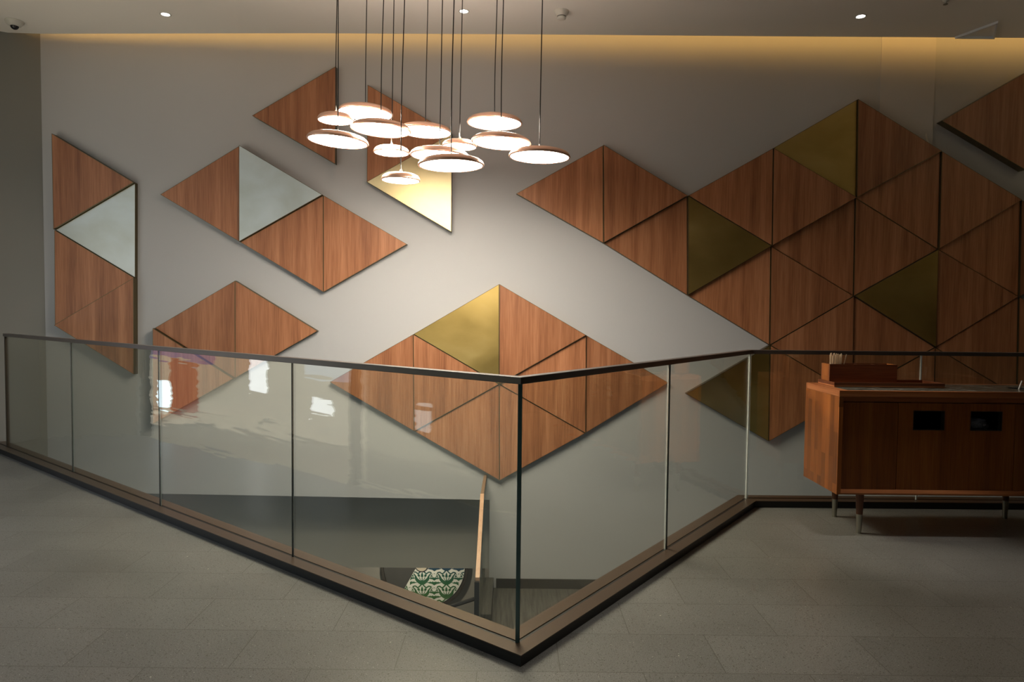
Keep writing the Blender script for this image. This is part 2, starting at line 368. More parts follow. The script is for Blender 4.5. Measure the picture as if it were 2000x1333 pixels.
# glazed shop front at the left, open to a bright street
def along(a, b, t): return (a[0]+(b[0]-a[0])*t, a[1]+(b[1]-a[1])*t)
bm = bmesh.new(); strip(bm, [FA, FB, FC], 3.35, ZC+.03, -0.06, 0.0); struct('wall_left', bm, M['room_wall'])
bm = nbox(-1.67, -1.52, YB, 1.90, -.3, ZC+.034); struct('wall_left', bm, M['room_wall'])
def post(name, p, w=0.05):
    bm = nbox(-w/2, w/2, -0.04, 0.04, 0, 3.35); o = struct(name, bm, M['bronze_dark'])
    o.location = (p[0]-0.03, p[1]-0.03, 0); o.rotation_euler = (0, 0, -PI/4); return o
post('window_1', along(FA, FB, 0.03)); post('window_2', along(FA, FB, 0.985)); post('window_3', along(FB, FC, 0.97))
bm = bmesh.new(); strip(bm, [along(FB, FC, .04), along(FB, FC, .94)], 0.01, 3.34, -0.05, -0.04)
gm, gn, gl_, gp = mat('tinted_door_glass'); gn.remove(gp)
gt = gn.new('ShaderNodeBsdfTransparent'); gt.inputs[0].default_value = (0.72, 0.74, 0.72, 1); gl_.new(gt.outputs[0], gn['Material Output'].inputs[0])
struct('door_1', bm, gm, 'frameless tinted glass shop door', 'door')
# pavement outside
pm = plain('pale_pavement', (0.80, 0.70, 0.54), 0.9)
bm = bmesh.new(); prism(bm, [(-40, 26), (-5.6, 5.4), (-5.32, 5.33), (-2.80, 3.15), (-1.56, 1.9), (-1.75, -30), (-40, -30)], -0.30, -0.02)
struct('floor', bm, pm, 'pale pavement outside the shop front', 'pavement')
def glowboard(name, cx, cy, w, z0, z1, mm, rot):
    o = obj(name, nbox(-w/2, w/2, -0.03, 0.03, z0, z1), mm); o.location = (cx, cy, 0); o.rotation_euler = (0, 0, rot); o['kind'] = 'structure'; return o
# glowing boards added for the bright shapes mirrored in the left-hand railing glass
def strip_glowboard(name, a, b, z0, z1, mm, label):
    bm = bmesh.new(); strip(bm, [a, b], max(z0, 0.0), z1, -0.02, 0.02); o = struct(name, bm, mm, label, 'sign'); return o
strip_glowboard('trim_3', (-7.228, 5.628), (-7.044, 5.444), .03, .41, M['bluelight'], 'small blue-white lit display across the pavement')
strip_glowboard('trim_4', (-5.95, 4.35), (-5.763, 4.163), .35, .95, M['whitelight'], 'tall white lit display across the pavement')
strip_glowboard('trim_5', (-5.221, 3.621), (-5.024, 3.424), .21, .36, M['whitelight'], 'short white lit display across the pavement')
strip_glowboard('trim_6', (-5.288, 3.688), (-4.752, 3.152), .57, .80, M['pale_sign'], 'pale bluish lit display across the pavement')
strip_glowboard('door_2', (-7.044, 5.444), (-6.676, 5.076), .0, .64, M['redpanel'], 'red lit board across the pavement')
strip_glowboard('trim_7', (-7.53, 5.93), (-6.45, 4.85), .66, .90, M['violet'], 'violet lit band across the pavement')
strip_glowboard('trim_8', (-4.20, 2.60), (-4.09, 2.49), .13, .36, M['whitelight'], 'tiny white lit display across the pavement')
GLOWBOARDS = []

# light portal for the shop front
def portal(a, b, z0, z1):
    ld = bpy.data.lights.new('daylight_portal', 'AREA'); lo = bpy.data.objects.new('daylight_portal', ld); COL.objects.link(lo)
    a = Vector((*a, 0)); b = Vector((*b, 0)); L = (b-a).length
    ld.shape = 'RECTANGLE'; ld.size = L; ld.size_y = z1-z0
    try: ld.cycles.is_portal = True
    except Exception: pass
    d = (b-a).normalized(); nrm = Vector((-d.y, d.x, 0))   # into the room
    if nrm.dot(Vector((1, 1, 0))) < 0: nrm = -nrm
    mm = Matrix((d, Vector((0, 0, 1)), -nrm)).transposed()
    if mm.determinant() < 0: mm = Matrix((-d, Vector((0, 0, 1)), -nrm)).transposed()
    m4 = mm.to_4x4(); m4.translation = (a+b)/2 + Vector((0, 0, (z0+z1)/2)) - nrm*0.09; lo.matrix_world = m4
portal(FA, FB, 0, 3.35); portal(FB, FC, 0, 3.35)

# cove LED strip hidden above the edge of the ceiling
cv = empty('cove_light', (0.8, 6.36, ZC+.04)); tag(cv, 'hidden warm strip light glowing along the top of the panelled wall', 'strip light')
obj('housing', nbox(-4.40, 6.1, 6.30, 6.34, ZC+.036, ZC+.31), M['white'], cv)
obj('led_strip', nbox(-4.40, 6.1, 6.341, 6.349, ZC+.045, ZC+.19), M['cove'], cv)

# ------------------------------------------------------------------ triangular wall panels
V = {'a0':(-4.346,2.947),'a1':(-3.580,2.497),'a2':(-4.345,2.047),'a3':(-3.592,1.600),'a4':(-4.356,1.142),'a5':(-3.601,0.679),'b0':(-3.342,2.389),'b1':(-2.585,2.856),'b2':(-2.590,1.949),'b3':(-1.799,2.400),'b4':(-1.800,1.483),'b5':(-1.004,1.947),'c0':(-2.468,3.134),'c1':(-1.678,3.601),'c2':(-1.683,2.689),'c3':(-1.383,3.434),'c4':(-0.584,2.987),'c5':(-1.388,2.525),'c6':(-0.583,2.062),'d0':(-3.412,1.126),'d1':(-2.641,1.586),'d2':(-2.647,0.652),'d3':(-1.854,1.113),'d4':(-3.420,0.208),'e0':(-1.742,0.625),'e1':(-0.942,1.093),'e2':(-0.930,0.158),'e3':(-0.127,1.579),'e4':(-0.118,0.622),'e5':(0.707,1.101),'e6':(1.506,0.652),'e7':(0.716,0.158),'e8':(-0.106,-0.311),'f0':(0.024,2.434),'f1':(0.839,2.895),'f2':(0.858,1.976),'f3':(1.644,2.427),'f4':(1.664,1.491),'f5':(2.435,2.880),'f6':(2.447,1.964),'f7':(2.460,1.024),'f8':(3.216,3.343),'f9':(3.235,2.427),'f10':(3.247,1.500),'f11':(3.260,0.565),'f12':(4.021,2.868),'f13':(4.031,1.952),'f14':(4.041,1.019),'f15':(4.055,0.100),'f16':(4.797,2.422),'f17':(4.816,1.510),'f18':(4.836,0.562),'f19':(1.669,0.550),'f20':(2.469,0.100),'f21':(5.592,1.973),'f22':(5.611,1.051),'g0':(3.997,3.144),'g1':(4.772,3.605),'g2':(4.800,2.695)}
W, B = 'panel', 'brass'
PAN = [
 ('a0 a1 a2', W, .075, 'topmost wooden triangle of the column at the far left, pointing right'),
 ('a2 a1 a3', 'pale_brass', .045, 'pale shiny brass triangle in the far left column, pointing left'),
 ('a2 a3 a4', W, .060, 'wooden triangle right under the brass one in the far left column'),
 ('a4 a3 a5', W, .075, 'lowest wooden triangle of the far left column, crossed by the handrail'),
 ('b0 b1 b2', W, .055, 'wooden triangle pointing left, joined to the pale brass one left of the lamps'),
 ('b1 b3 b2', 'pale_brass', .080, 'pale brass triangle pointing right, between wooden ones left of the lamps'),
 ('b2 b3 b4', W, .050, 'wooden triangle pointing left, just below the pale brass one left of the lamps'),
 ('b3 b5 b4', W, .052, 'wooden triangle pointing right below left of the lamps, tip towards the wall centre'),
 ('c0 c1 c2', W, .060, 'lone wooden triangle pointing left, highest on the wall left of the lamps'),
 ('c3 c4 c5', W, .055, 'wooden triangle pointing right, half hidden behind the hanging lamps'),
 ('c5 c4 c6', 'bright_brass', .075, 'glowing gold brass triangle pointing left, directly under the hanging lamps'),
 ('d0 d1 d2', W, .045, 'wooden triangle pointing left in the small group behind the left handrail'),
 ('d1 d3 d2', W, .050, 'wooden triangle pointing right in the small group behind the left handrail'),
 ('d0 d2 d4', W, .085, 'wooden triangle seen mostly through glass, lowest of the small left group'),
 ('e0 e1 e2', W, .050, 'leftmost wooden triangle of the central group above the glass corner'),
 ('e1 e4 e2', W, .060, 'wooden triangle pointing right, below left of the gold one in the central group'),
 ('e1 e3 e4', B, .050, 'gold brass triangle pointing left at the top of the central group'),
 ('e3 e5 e4', W, .080, 'wooden triangle right of the gold one at the top of the central group'),
 ('e4 e5 e7', W, .060, 'wooden triangle behind the handrail corner, pointing left, right half of central group'),
 ('e5 e6 e7', W, .045, 'rightmost wooden triangle of the central group, pointing right'),
 ('e2 e4 e8', W, .045, 'wooden triangle at the bottom left of the central group, beside the glass corner'),
 ('e4 e7 e8', W, .050, 'wooden triangle at the bottom right of the central group, beside the glass corner'),
 ('f0 f1 f2', W, .050, 'leftmost wooden triangle of the big right-hand group, pointing left'),
 ('f1 f3 f2', W, .080, 'wooden triangle pointing right, second from the left tip of the big group'),
 ('f2 f3 f4', W, .045, 'wooden triangle pointing left, left neighbour of the dark brass one in the big group'),
 ('f3 f6 f4', B, .080, 'dark brass triangle pointing right near the left of the big group'),
 ('f3 f5 f6', W, .078, 'wooden triangle on the upper edge of the big group, above the right-pointing brass'),
 ('f5 f9 f6', W, .085, 'wooden triangle pointing right, under the topmost brass one of the big group'),
 ('f5 f8 f9', B, .060, 'dark brass triangle at the peak of the big group, pointing left'),
 ('f8 f12 f9', W, .080, 'wooden triangle at the peak of the big group, right of the brass'),
 ('f9 f12 f13', W, .050, 'wooden triangle pointing left, below the peak of the big group'),
 ('f12 f16 f13', W, .075, 'wooden triangle on the upper right edge of the big group, pointing right'),
 ('f4 f6 f7', W, .045, 'wooden triangle pointing left below the right-pointing brass in the big group'),
 ('f6 f10 f7', W, .055, 'wooden triangle pointing right, centre left of the big group'),
 ('f6 f9 f10', W, .040, 'shaded wooden triangle pointing left in the centre of the big group'),
 ('f9 f13 f10', W, .050, 'wooden triangle pointing right in the centre of the big group, above the low brass'),
 ('f10 f13 f14', B, .065, 'dark brass triangle pointing left at the right above the wooden cabinet'),
 ('f13 f17 f14', W, .055, 'wooden triangle pointing right, right neighbour of the brass above the cabinet'),
 ('f13 f16 f17', W, .045, 'wooden triangle pointing left near the right picture edge, upper of two'),
 ('f16 f21 f17', W, .065, 'wooden triangle cut by the right picture edge, upper of two'),
 ('f7 f10 f11', W, .060, 'wooden triangle pointing left, behind the handrail above the stirrer box'),
 ('f10 f14 f11', W, .045, 'wooden triangle pointing right just under the brass above the cabinet'),
 ('f14 f17 f18', W, .045, 'wooden triangle pointing left behind the handrail near the right edge'),
 ('f17 f22 f18', W, .060, 'wooden triangle cut by the right picture edge, lower of two'),
 ('f19 f7 f20', B, .060, 'dark brass triangle pointing left, seen through glass beside the cabinet'),
 ('f7 f11 f20', W, .070, 'wooden triangle pointing right, seen through glass behind the left end of the cabinet'),
 ('f11 f14 f15', W, .050, 'wooden triangle pointing left, half hidden by the cabinet top'),
 ('f14 f18 f15', W, .050, 'wooden triangle pointing right, half hidden by the right of the cabinet'),
 ('g0 g1 g2', W, .095, 'separate wooden triangle pointing left in the upper right corner'),
]
def inset(tri, d):
    P = [Vector(p) for p in tri]; out = []
    ar = (P[1]-P[0]).cross(P[2]-P[0]) if False else (P[1].x-P[0].x)*(P[2].y-P[0].y)-(P[1].y-P[0].y)*(P[2].x-P[0].x)
    s = 1 if ar > 0 else -1
    for i in range(3):
        p, a, b = P[i], P[i-1], P[(i+1) % 3]
        t0 = (p-a).normalized(); t1 = (b-p).normalized(); n0 = Vector((-t0.y, t0.x))*s; n1 = Vector((-t1.y, t1.x))*s
        k = (n0+n1).normalized(); out.append(tuple(p+k*(d/k.dot(n0))))
    return out
for ks, kind, t, label in PAN:
    tri = [V[k] for k in ks.split()]
    cx = sum(p[0] for p in tri)/3; cz = sum(p[1] for p in tri)/3
    root = empty('triangular_panel', (cx, D, cz)); tag(root, label, 'wall panel', 'triangular panels on the tall wall')
    o_ = inset(tri, 0.0012); i_ = inset(tri, 0.0046)
    bm = bmesh.new()   # tray: sides, rim; open front filled by the face
    a = [bm.verts.new((p[0], D-0.0005 if not (p[0] > 3.4 and p[0] < 4.0) else D-.0065, p[1])) for p in o_]; b = [bm.verts.new((p[0], D-t, p[1])) for p in o_]
    c = [bm.verts.new((p[0], D-t, p[1])) for p in i_]; e = [bm.verts.new((p[0], D-t+.004, p[1])) for p in i_]
    for i in range(3):
        j = (i+1) % 3
        bm.faces.new((a[i], a[j], b[j], b[i])); bm.faces.new((b[i], b[j], c[j], c[i])); bm.faces.new((c[i], c[j], e[j], e[i]))
    bm.faces.new(a)
    fr = obj('metal_edge', bm, M['bronze'], root)
    f_ = inset(tri, 0.0048); bm = bmesh.new(); prism(bm, f_, D-t+0.0008, D-t+0.010, 'Y')
    nm = 'wood_face' if kind == W else 'brass_face'
    fc = obj(nm, bm, M[kind], root)

# ------------------------------------------------------------------ glass balustrade
ZG = 0.047; ZT = 1.047
bal = empty('glass_balustrade', (0.032, 2.633, 0))
tag(bal, 'frameless glass railing with brown metal handrail around the stair opening', 'railing')
CURB = [(-4.815, 6.461)]+RAIL[1:]
bm = bmesh.new(); strip(bm, CURB, 0.0, ZG-0.004, -0.070, 0.073)
obj('curb', bm, M['rail_dark'], bal)
bm = bmesh.new(); strip(bm, CURB, ZG-0.004, ZG, -0.075, -0.0085)
o = obj('base_cover', bm, M['rail'], bal)
bm = bmesh.new(); strip(bm, CURB, ZG-0.004, ZG, 0.0085, 0.075)
obj('base_cover', bm, M['rail'], bal)
bm = bmesh.new(); strip(bm, RAIL, ZT, ZT+0.027, -0.021, 0.021)
hr = obj('handrail', bm, M['handrail'], bal)
bv = hr.modifiers.new('b', 'BEVEL'); bv.width = 0.002; bv.segments = 2
def pane(p, q, g0=0.0012, g1=0.0012):
    p = Vector(p); q = Vector(q); d = (q-p).normalized(); nn = Vector((-d.y, d.x)); p = p+d*g0; q = q-d*g1
    w = 0.005; bm = bmesh.new()
    pts = [p-nn*w, q-nn*w, q+nn*w, p+nn*w]
    a = [bm.verts.new((v.x, v.y, ZG-0.010)) for v in pts]; b = [bm.verts.new((v.x, v.y, ZT+.001)) for v in pts]
    f = [bm.faces.new(a), bm.faces.new(b)]
    for i in range(4): f.append(bm.faces.new((a[i], a[(i+1) % 4], b[(i+1) % 4], b[i])))
    for i, fc in enumerate(f): fc.material_index = 0 if i in (2, 4) else 1
    return obj('glass_pane', bm, None, bal, mats=[M['glass'], M['glass_edge']])
def lerp(a, b, s): 
    a = Vector(a); b = Vector(b); L = (b-a).length; return tuple(a+(b-a)*(s/L))
LL = (Vector(G_L)-Vector(G_0)).length; LR = (Vector(G_R)-Vector(G_0)).length
ts = [0, 1.464, 2.913, 4.343, LL]
for i in range(4): pane(lerp(G_0, G_L, ts[i]), lerp(G_0, G_L, ts[i+1]), g0=0.004 if i else -0.004)
pane(G_0, lerp(G_0, G_R, 1.3505), g0=0.010); pane(lerp(G_0, G_R, 1.3505), G_R)
xs = [G_R[0], 2.81, 3.98, 5.15, G_E[0]]
for a, b in zip(xs, xs[1:]):
    f = lambda x: (x, G_R[1]+(G_E[1]-G_R[1])*(x-G_R[0])/(G_E[0]-G_R[0])); pane(f(a), f(b), g0=0.008)
# pane joint strips, the edges' light and shade put into their colour
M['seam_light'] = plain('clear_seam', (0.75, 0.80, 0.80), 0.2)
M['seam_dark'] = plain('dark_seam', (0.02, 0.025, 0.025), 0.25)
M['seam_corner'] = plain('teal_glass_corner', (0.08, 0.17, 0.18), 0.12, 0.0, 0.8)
def seam(p, mm, w, name='seam', dx=0.0, dy=0.0):
    p = (p[0]+dx, p[1]+dy); obj(name, nbox(p[0]-w/2, p[0]+w/2, p[1]-.0065, p[1]+.0065, ZG-.004, ZT), mm, bal)
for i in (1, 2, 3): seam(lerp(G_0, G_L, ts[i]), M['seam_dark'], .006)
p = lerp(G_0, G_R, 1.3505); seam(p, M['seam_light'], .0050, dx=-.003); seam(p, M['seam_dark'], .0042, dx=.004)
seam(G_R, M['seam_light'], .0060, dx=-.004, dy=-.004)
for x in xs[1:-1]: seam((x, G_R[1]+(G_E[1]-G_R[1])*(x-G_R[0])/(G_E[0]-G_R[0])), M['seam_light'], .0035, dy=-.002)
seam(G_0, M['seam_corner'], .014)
# dark end profile against the left wall
d = (Vector(G_0)-Vector(G_L)).normalized(); e0 = Vector(G_L)+d*0.002; e1 = Vector(G_L)+d*0.020
bm = bmesh.new(); strip(bm, [tuple(e0), tuple(e1)], ZG, ZT, -0.012, 0.012); obj('end_post', bm, M['bronze_dark'], bal)
# joint clips at the foot of the panes
# ------------------------------------------------------------------ landing guard below
gd = empty('stair_guard', (-0.24, 6.3, LZ)); tag(gd, 'stair rail with glass panel standing on the half landing below, pale oak handrail', 'railing')
def bar(pts, w, h):
    bm = bmesh.new(); rings = []
    for (x, y, z) in pts: rings.append([bm.verts.new((x-w/2, y, z-h)), bm.verts.new((x+w/2, y, z-h)), bm.verts.new((x+w/2, y, z)), bm.verts.new((x-w/2, y, z))])
    for r, s in zip(rings, rings[1:]):
        for i in range(4): bm.faces.new((r[i], r[(i+1) % 4], s[(i+1) % 4], s[i]))
    bm.faces.new(rings[0]); bm.faces.new(rings[-1]); return bm
RX = -0.245
obj('handrail', bar([(RX, D, -0.267), (RX, 5.99, -0.267)], 0.028, 0.045), M['handrail_brown'], gd)
obj('sloping_handrail', bar([(RX, 5.99, -0.267), (RX, 5.25, -0.72)], 0.032, 0.045), M['handrail_oak'], gd)
bm = bmesh.new()
for x in (RX-.005, RX+.005): pass
vs = [(D-.01, LZ+.10), (5.85, LZ+.10), (5.30, LZ-.30), (5.30, -0.77), (5.99, -0.315), (D-.01, -0.315)]
a = [bm.verts.new((RX-.005, y, z)) for y, z in vs]; b = [bm.verts.new((RX+.005, y, z)) for y, z in vs]
f = [bm.faces.new(a), bm.faces.new(b)]+[bm.faces.new((a[i], a[(i+1) % 6], b[(i+1) % 6], b[i])) for i in range(6)]
for i, q in enumerate(f): q.material_index = 0 if i < 2 else 1
obj('glass_pane', bm, None, gd, mats=[M['glass'], M['glass_edge']])
bm = bmesh.new(); prism(bm, [(-0.275, 0)], 0, 0) if False else None
obj('curb', nbox(-0.29, -0.155, 5.86, D-.001, LZ+.001, LZ+.10), M['planks'], gd)
obj('lower_curb', nbox(-0.29, -0.155, 5.20, 5.858, LZ-.45, LZ-.02), M['rail_dark'], gd)
obj('newel', nbox(RX-.022, RX+.014, 5.22, 5.27, -2.3, -0.745), M['rail_dark'], gd)
lr = empty('lower_handrail', (-0.6, 5.9, -1.3)); tag(lr, 'dark thin stair rail slanting away left at the foot of the landing guard', 'railing')
bm = bmesh.new()
tube(bm, [(-0.30, 5.9, -1.16), (-0.549, 5.9, -1.246), (-1.5, 5.9, -1.60)], 0.018, 8); obj('rail_bar', bm, M['rail_dark'], lr)
tb = bmesh.new(); tube(tb, [(-1.4, 5.9, -1.56), (-1.4, 5.9, -3.3)], 0.015, 8); obj('rail_post', tb, M['rail_dark'], lr)

# ------------------------------------------------------------------ round patterned wall ornament on the lower level
MC = (-1.012, 8.2, -1.739); MR = 0.488
orn = empty('round_wall_ornament', MC); tag(orn, 'round green and white leaf-patterned disc with dark rim on the lower wall', 'wall ornament')
def disc(r0, r1, y0, y1, a0=0, a1=2*PI, seg=72, c=(0, 0)):
    bm = bmesh.new(); full = abs(a1-a0-2*PI) < 1e-6
    n = seg+(0 if full else 1); R = []
    for k in range(n):
        a = a0+(a1-a0)*k/seg; R.append([bm.verts.new((c[0]+r*math.cos(a), y, c[1]+r*math.sin(a))) for r, y in ((r0, y0), (r1, y0), (r1, y1), (r0, y1))])
    for k in range(seg):
        A, Bq = R[k], R[(k+1) % n]
        for i in range(4): bm.faces.new((A[i], A[(i+1) % 4], Bq[(i+1) % 4], Bq[i]))
    if not full: bm.faces.new(R[0]); bm.faces.new(R[-1])
    return bm
cx, cy, cz = MC
bm = disc(MR, MR+0.03, cy-0.05, cy, c=(cx, cz)); obj('rim', bm, M['bronze_dark'], orn)
bm = bmesh.new(); lathe(bm, [(0, 0), (MR-.001, 0), (MR-.001, .012), (0, .012)], seg=64)
bmesh.ops.rotate(bm, verts=bm.verts, matrix=Matrix.Rotation(PI/2, 3, 'X')); bmesh.ops.translate(bm, verts=bm.verts, vec=(cx, cy-.001, cz))
obj('dark_backing', bm, plain('ornament_dark', (0.05, 0.045, 0.04), 0.5), orn)
# patterned sector: the disc right of a slanting chord
p0 = Vector((-1.095, -1.70+1.739-0)) if False else None
def chordx(z): return -1.132-cx + (z-(-1.772-cz))*((-1.286+1.132)/(-2.058+1.772))
def inside(x, z): return x*x+z*z < (MR-.012)**2 and x > chordx(z)+0.006
poly = []
ang = []
for k in range(400):
    a = 2*PI*k/400; x = (MR-.012)*math.cos(a); z = (MR-.012)*math.sin(a)
    if x > chordx(z): ang.append((x, z))
ang.sort(key=lambda q: (math.atan2(q[1], q[0])))
bm = bmesh.new(); prism(bm, [(cx+x, cz+z) for x, z in ang], cy-.024, cy-.0135, 'Y')
obj('patterned_sector', bm, plain('cream_enamel', (0.78, 0.74, 0.64), 0.35), orn)
gmat, gn, gl_, gp = mat('green_print')
tc = gn.new('ShaderNodeTexCoord'); sx = gn.new('ShaderNodeSeparateXYZ'); gl_.new(tc.outputs['Object'], sx.inputs[0])
mr = gn.new('ShaderNodeMapRange'); mr.inputs[1].default_value = cz-.45; mr.inputs[2].default_value = cz+.02; gl_.new(sx.outputs['Z'], mr.inputs[0])
rp = ramp(gn, [(0.0, (0.045, 0.12, 0.02)), (0.5, (0.02, 0.11, 0.03)), (0.78, (0.01, 0.08, 0.055)), (0.92, (0.012, 0.045, 0.085))])
gl_.new(mr.outputs[0], rp.inputs[0]); gl_.new(rp.outputs[0], gp.inputs['Base Color']); gp.inputs['Roughness'].default_value = 0.4
bm = bmesh.new()
def keep(x, z):
    r = math.hypot(x, z); R = MR-.014
    if r > R: x, z = x*R/r, z*R/r
    return max(x, chordx(z)+.004), z
LAY = [0]
def flat(pts):
    LAY[0] = (LAY[0]+1) % 97
    if sum(inside(*p) for p in pts) < len(pts)*0.55: return
    q = [keep(*p) for p in pts]
    try: bm.faces.new([bm.verts.new((cx+x, cy-.0255-LAY[0]*1e-5, cz+z)) for x, z in q])
    except Exception: pass
def stroke(pts, w, ox, oz, sx, sz):
    P = [Vector((ox+x*sx, oz+z*sz)) for x, z in pts]; n = len(P); ws = w if isinstance(w, (list, tuple)) else [w]*n
    L = []
    for i, p in enumerate(P):
        t = (P[min(n-1, i+1)]-P[max(0, i-1)]).normalized(); nn = Vector((-t.y, t.x)); L.append((p+nn*ws[i]*.85, p-nn*ws[i]*.85))
    for (a, b), (c, d) in zip(L, L[1:]): flat([tuple(a), tuple(c), tuple(d), tuple(b)])
def blob(pts, ox, oz, sx, sz): flat([(ox+x*sx, oz+z*sz) for x, z in pts])
def curve(pts, k=6):
    out = []
    for i in range(len(pts)-1):
        p0, p1, p2, p3 = pts[max(0, i-1)], pts[i], pts[i+1], pts[min(len(pts)-1, i+2)]
        for j in range(k):
            t = j/k; out.append(tuple(.5*(2*p1[c]+(p2[c]-p0[c])*t+(2*p0[c]-5*p1[c]+4*p2[c]-p3[c])*t*t+(3*p1[c]-p0[c]-3*p2[c]+p3[c])*t**3) for c in (0, 1)))
    return out+[pts[-1]]
PX, PZ = 0.290, 0.170
cup = curve([(-1.0, .55), (-.72, .10), (-.55, -.45), (0, -.92), (.55, -.45), (.72, .10), (1.0, .55)])
cw = [.006+.020*math.sin(PI*i/(len(cup)-1))**2 for i in range(len(cup))]
for r in range(-5, 4):
    for c in range(-3, 4):
        ox = c*PX - 0.03; oz = -0.115+r*PZ; sx, sz = .112, .084
        stroke(cup, cw, ox, oz, sx, sz)
        stroke(curve([(-1.0, .55), (-.72, .66), (-.42, .46), (0, 1.02)]), .0085, ox, oz, sx, sz)
        stroke(curve([(0, 1.02), (.42, .46), (.72, .66), (1.0, .55)]), .0085, ox, oz, sx, sz)
        blob([(-.14, .02), (-.10, .34), (0, .66), (.10, .34), (.14, .02), (0, -.14)], ox, oz, sx, sz)
        for e in (-1, 1): blob([(e*.20, .04), (e*.26, .30), (e*.46, .40), (e*.50, .14), (e*.36, -.06)], ox, oz, sx, sz)
        stroke([(0, -.16), (0, -.84)], .0055, ox, oz, sx, sz)
        for e in (-1, 1): stroke(curve([(e*.03, -.62), (e*.22, -.36), (e*.30, -.10)]), .0045, ox, oz, sx, sz)
        for e in (-1, 1):   # small leaves beside the cup
            blob([(e*.98, .30), (e*1.16, .02), (e*.86, -.02)], ox, oz, sx, sz)
        bx = ox+PX/2; bz = oz-.022
        for dx in (-.026, 0, .026): blob([(math.cos(a*PI/4), math.sin(a*PI/4)) for a in range(8)], bx+dx, bz+.052+(.007 if dx == 0 else 0), .0058, .0058)
        # bird-like leaves: jagged upper edge, swept wings
        for k, (dz, w_, h_) in enumerate(((.006, .078, .034), (-.048, .092, .036))):
            for e in (-1, 1):
                blob([(0, -.95), (e*.30, -.42), (e*.62, -.30), (e*1.0, .10), (e*.66, .08), (e*.50, .34), (e*.36, .10), (e*.22, .42), (e*.10, .12), (0, .30)], bx, bz+dz, w_, h_)
bmesh.ops.triangulate(bm, faces=bm.faces[:])
o = obj('leaf_print', bm, gmat, orn)
sd = o.modifiers.new('t', 'SOLIDIFY'); sd.thickness = 0.001
hb = bmesh.new(); lathe(hb, [(0, 0), (.072, 0), (.072, .006), (0, .006)], seg=40); bmesh.ops.rotate(hb, verts=hb.verts, matrix=Matrix.Rotation(PI/2, 3, 'X')); bmesh.ops.translate(hb, verts=hb.verts, vec=(-1.049, cy-.026, -1.715))
obj('hub', hb, plain('hub_beige', (0.55, 0.46, 0.34), 0.5), orn)
bm = disc(.072, .082, cy-.033, cy-.0265, c=(-1.049, -1.715), seg=40); obj('hub_ring', bm, M['black'], orn)

# ------------------------------------------------------------------ pendant lamps
def make_pendant(R, small):
    root = empty('pendant_lamp')
    bm = bmesh.new(); h = 0.044 if not small else 0.042
    prof = [(0.005, h+.026 if small else h+.016), (0.009, h+.014 if small else h+.012), (0.020, h+.006), (0.05 if not small else .04, h), (R*.55, h*.95), (R*.76, h*.84), (R*.89, h*.64), (R*.96, h*.40), (R*.99, h*.16), (R, 0), (R*.985, -.005), (R*.955, -.007), (R*.940, -.004)]
    lathe(bm, prof, seg=64); obj('shade', bm, M['rose'], root, smooth=True)
    bm = bmesh.new(); lathe(bm, [(0, -.006), (R*.5, -.0058), (R*.90, -.005), (R*.938, -.003), (R*.90, .004), (0, .004)], seg=64)
    obj('diffuser', bm, M['diffuser'], root, smooth=True)
    return root
PEND = [
 ('L', (-1.079, 5.108, 2.743), .008, 'large pendant disc, highest and furthest left of the cluster', 2),
 ('S', (-1.229, 4.857, 2.625), .007, 'small pendant disc tucked against the left side of the highest disc', 0),
 ('L', (-1.159, 4.630, 2.427), .004, 'large pendant disc at the far left, tilted with its right side down', 4),
 ('L', (-0.887, 4.690, 2.520), .017, 'large pendant disc just below the highest left disc', 2.5),
 ('S', (-0.858, 4.928, 2.424), .016, 'small pendant disc under the big left discs, second lowest of the small ones', 1),
 ('L', (-0.672, 5.333, 2.673), .012, 'large pendant disc in the middle, in front of the half hidden wooden triangle', 2),
 ('S', (-0.724, 4.503, 2.155), .021, 'small pendant disc hanging lowest of all, before the gold triangle', 1),
 ('L', (-0.502, 4.751, 2.364), .015, 'large pendant disc partly covered by the one hanging nearest', 2),
 ('L', (-0.379, 4.250, 2.200), .013, 'large pendant disc hanging nearest and lowest of the large ones', -1),
 ('S', (-0.393, 5.075, 2.506), .013, 'small pendant disc between the middle and the right-hand discs', 1),
 ('L', (-0.142, 5.079, 2.676), .007, 'large pendant disc, upper of the two stacked on the right', 1),
 ('L', (-0.086, 4.674, 2.439), .004, 'large pendant disc, lower of the two stacked on the right', 3),
 ('L', (0.165, 4.552, 2.323), .008, 'large pendant disc at the far right of the cluster', 1.5),
]
first = {}
def copy_tree(o):
    c = o.copy(); COL.objects.link(c)
    for ch in o.children:
        d = ch.copy(); COL.objects.link(d); d.parent = c
    return c
protos = {'L': make_pendant(0.20, False), 'S': make_pendant(0.125, True)}
plist = []
for i, (k, loc, sh, lab, tilt) in enumerate(PEND):
    if k not in first: root = protos[k]; first[k] = 1
    else: root = copy_tree(protos[k])
    plist.append((root, loc, sh, lab, tilt, k))
for root, loc, sh, lab, tilt, k in plist:
    root.location = loc; root.rotation_euler = (0, math.radians(tilt), 0)
    tag(root, lab, 'pendant lamp', 'rose gold disc pendant lamps over the stair well')
for root, loc, sh, lab, tilt, k in plist:
    z0 = loc[2]+(0.050 if k == 'L' else 0.066)
    bm = bmesh.new(); n = 9; pts = []
    wob = random.uniform(-.004, .004)
    for j in range(n):
        t = j/(n-1); pts.append((loc[0]+sh*t*1.25+wob*math.sin(t*PI*2), loc[1], z0+(ZC-z0)*t))
    tube(bm, pts, 0.0036, 6); obj('cable', bm, M['black'], root)
    bm = bmesh.new(); tube(bm, [(loc[0], loc[1], z0-.006), (loc[0], loc[1], z0+.03)], 0.0036, 8); obj('cable_sleeve', bm, M['steel'], root)

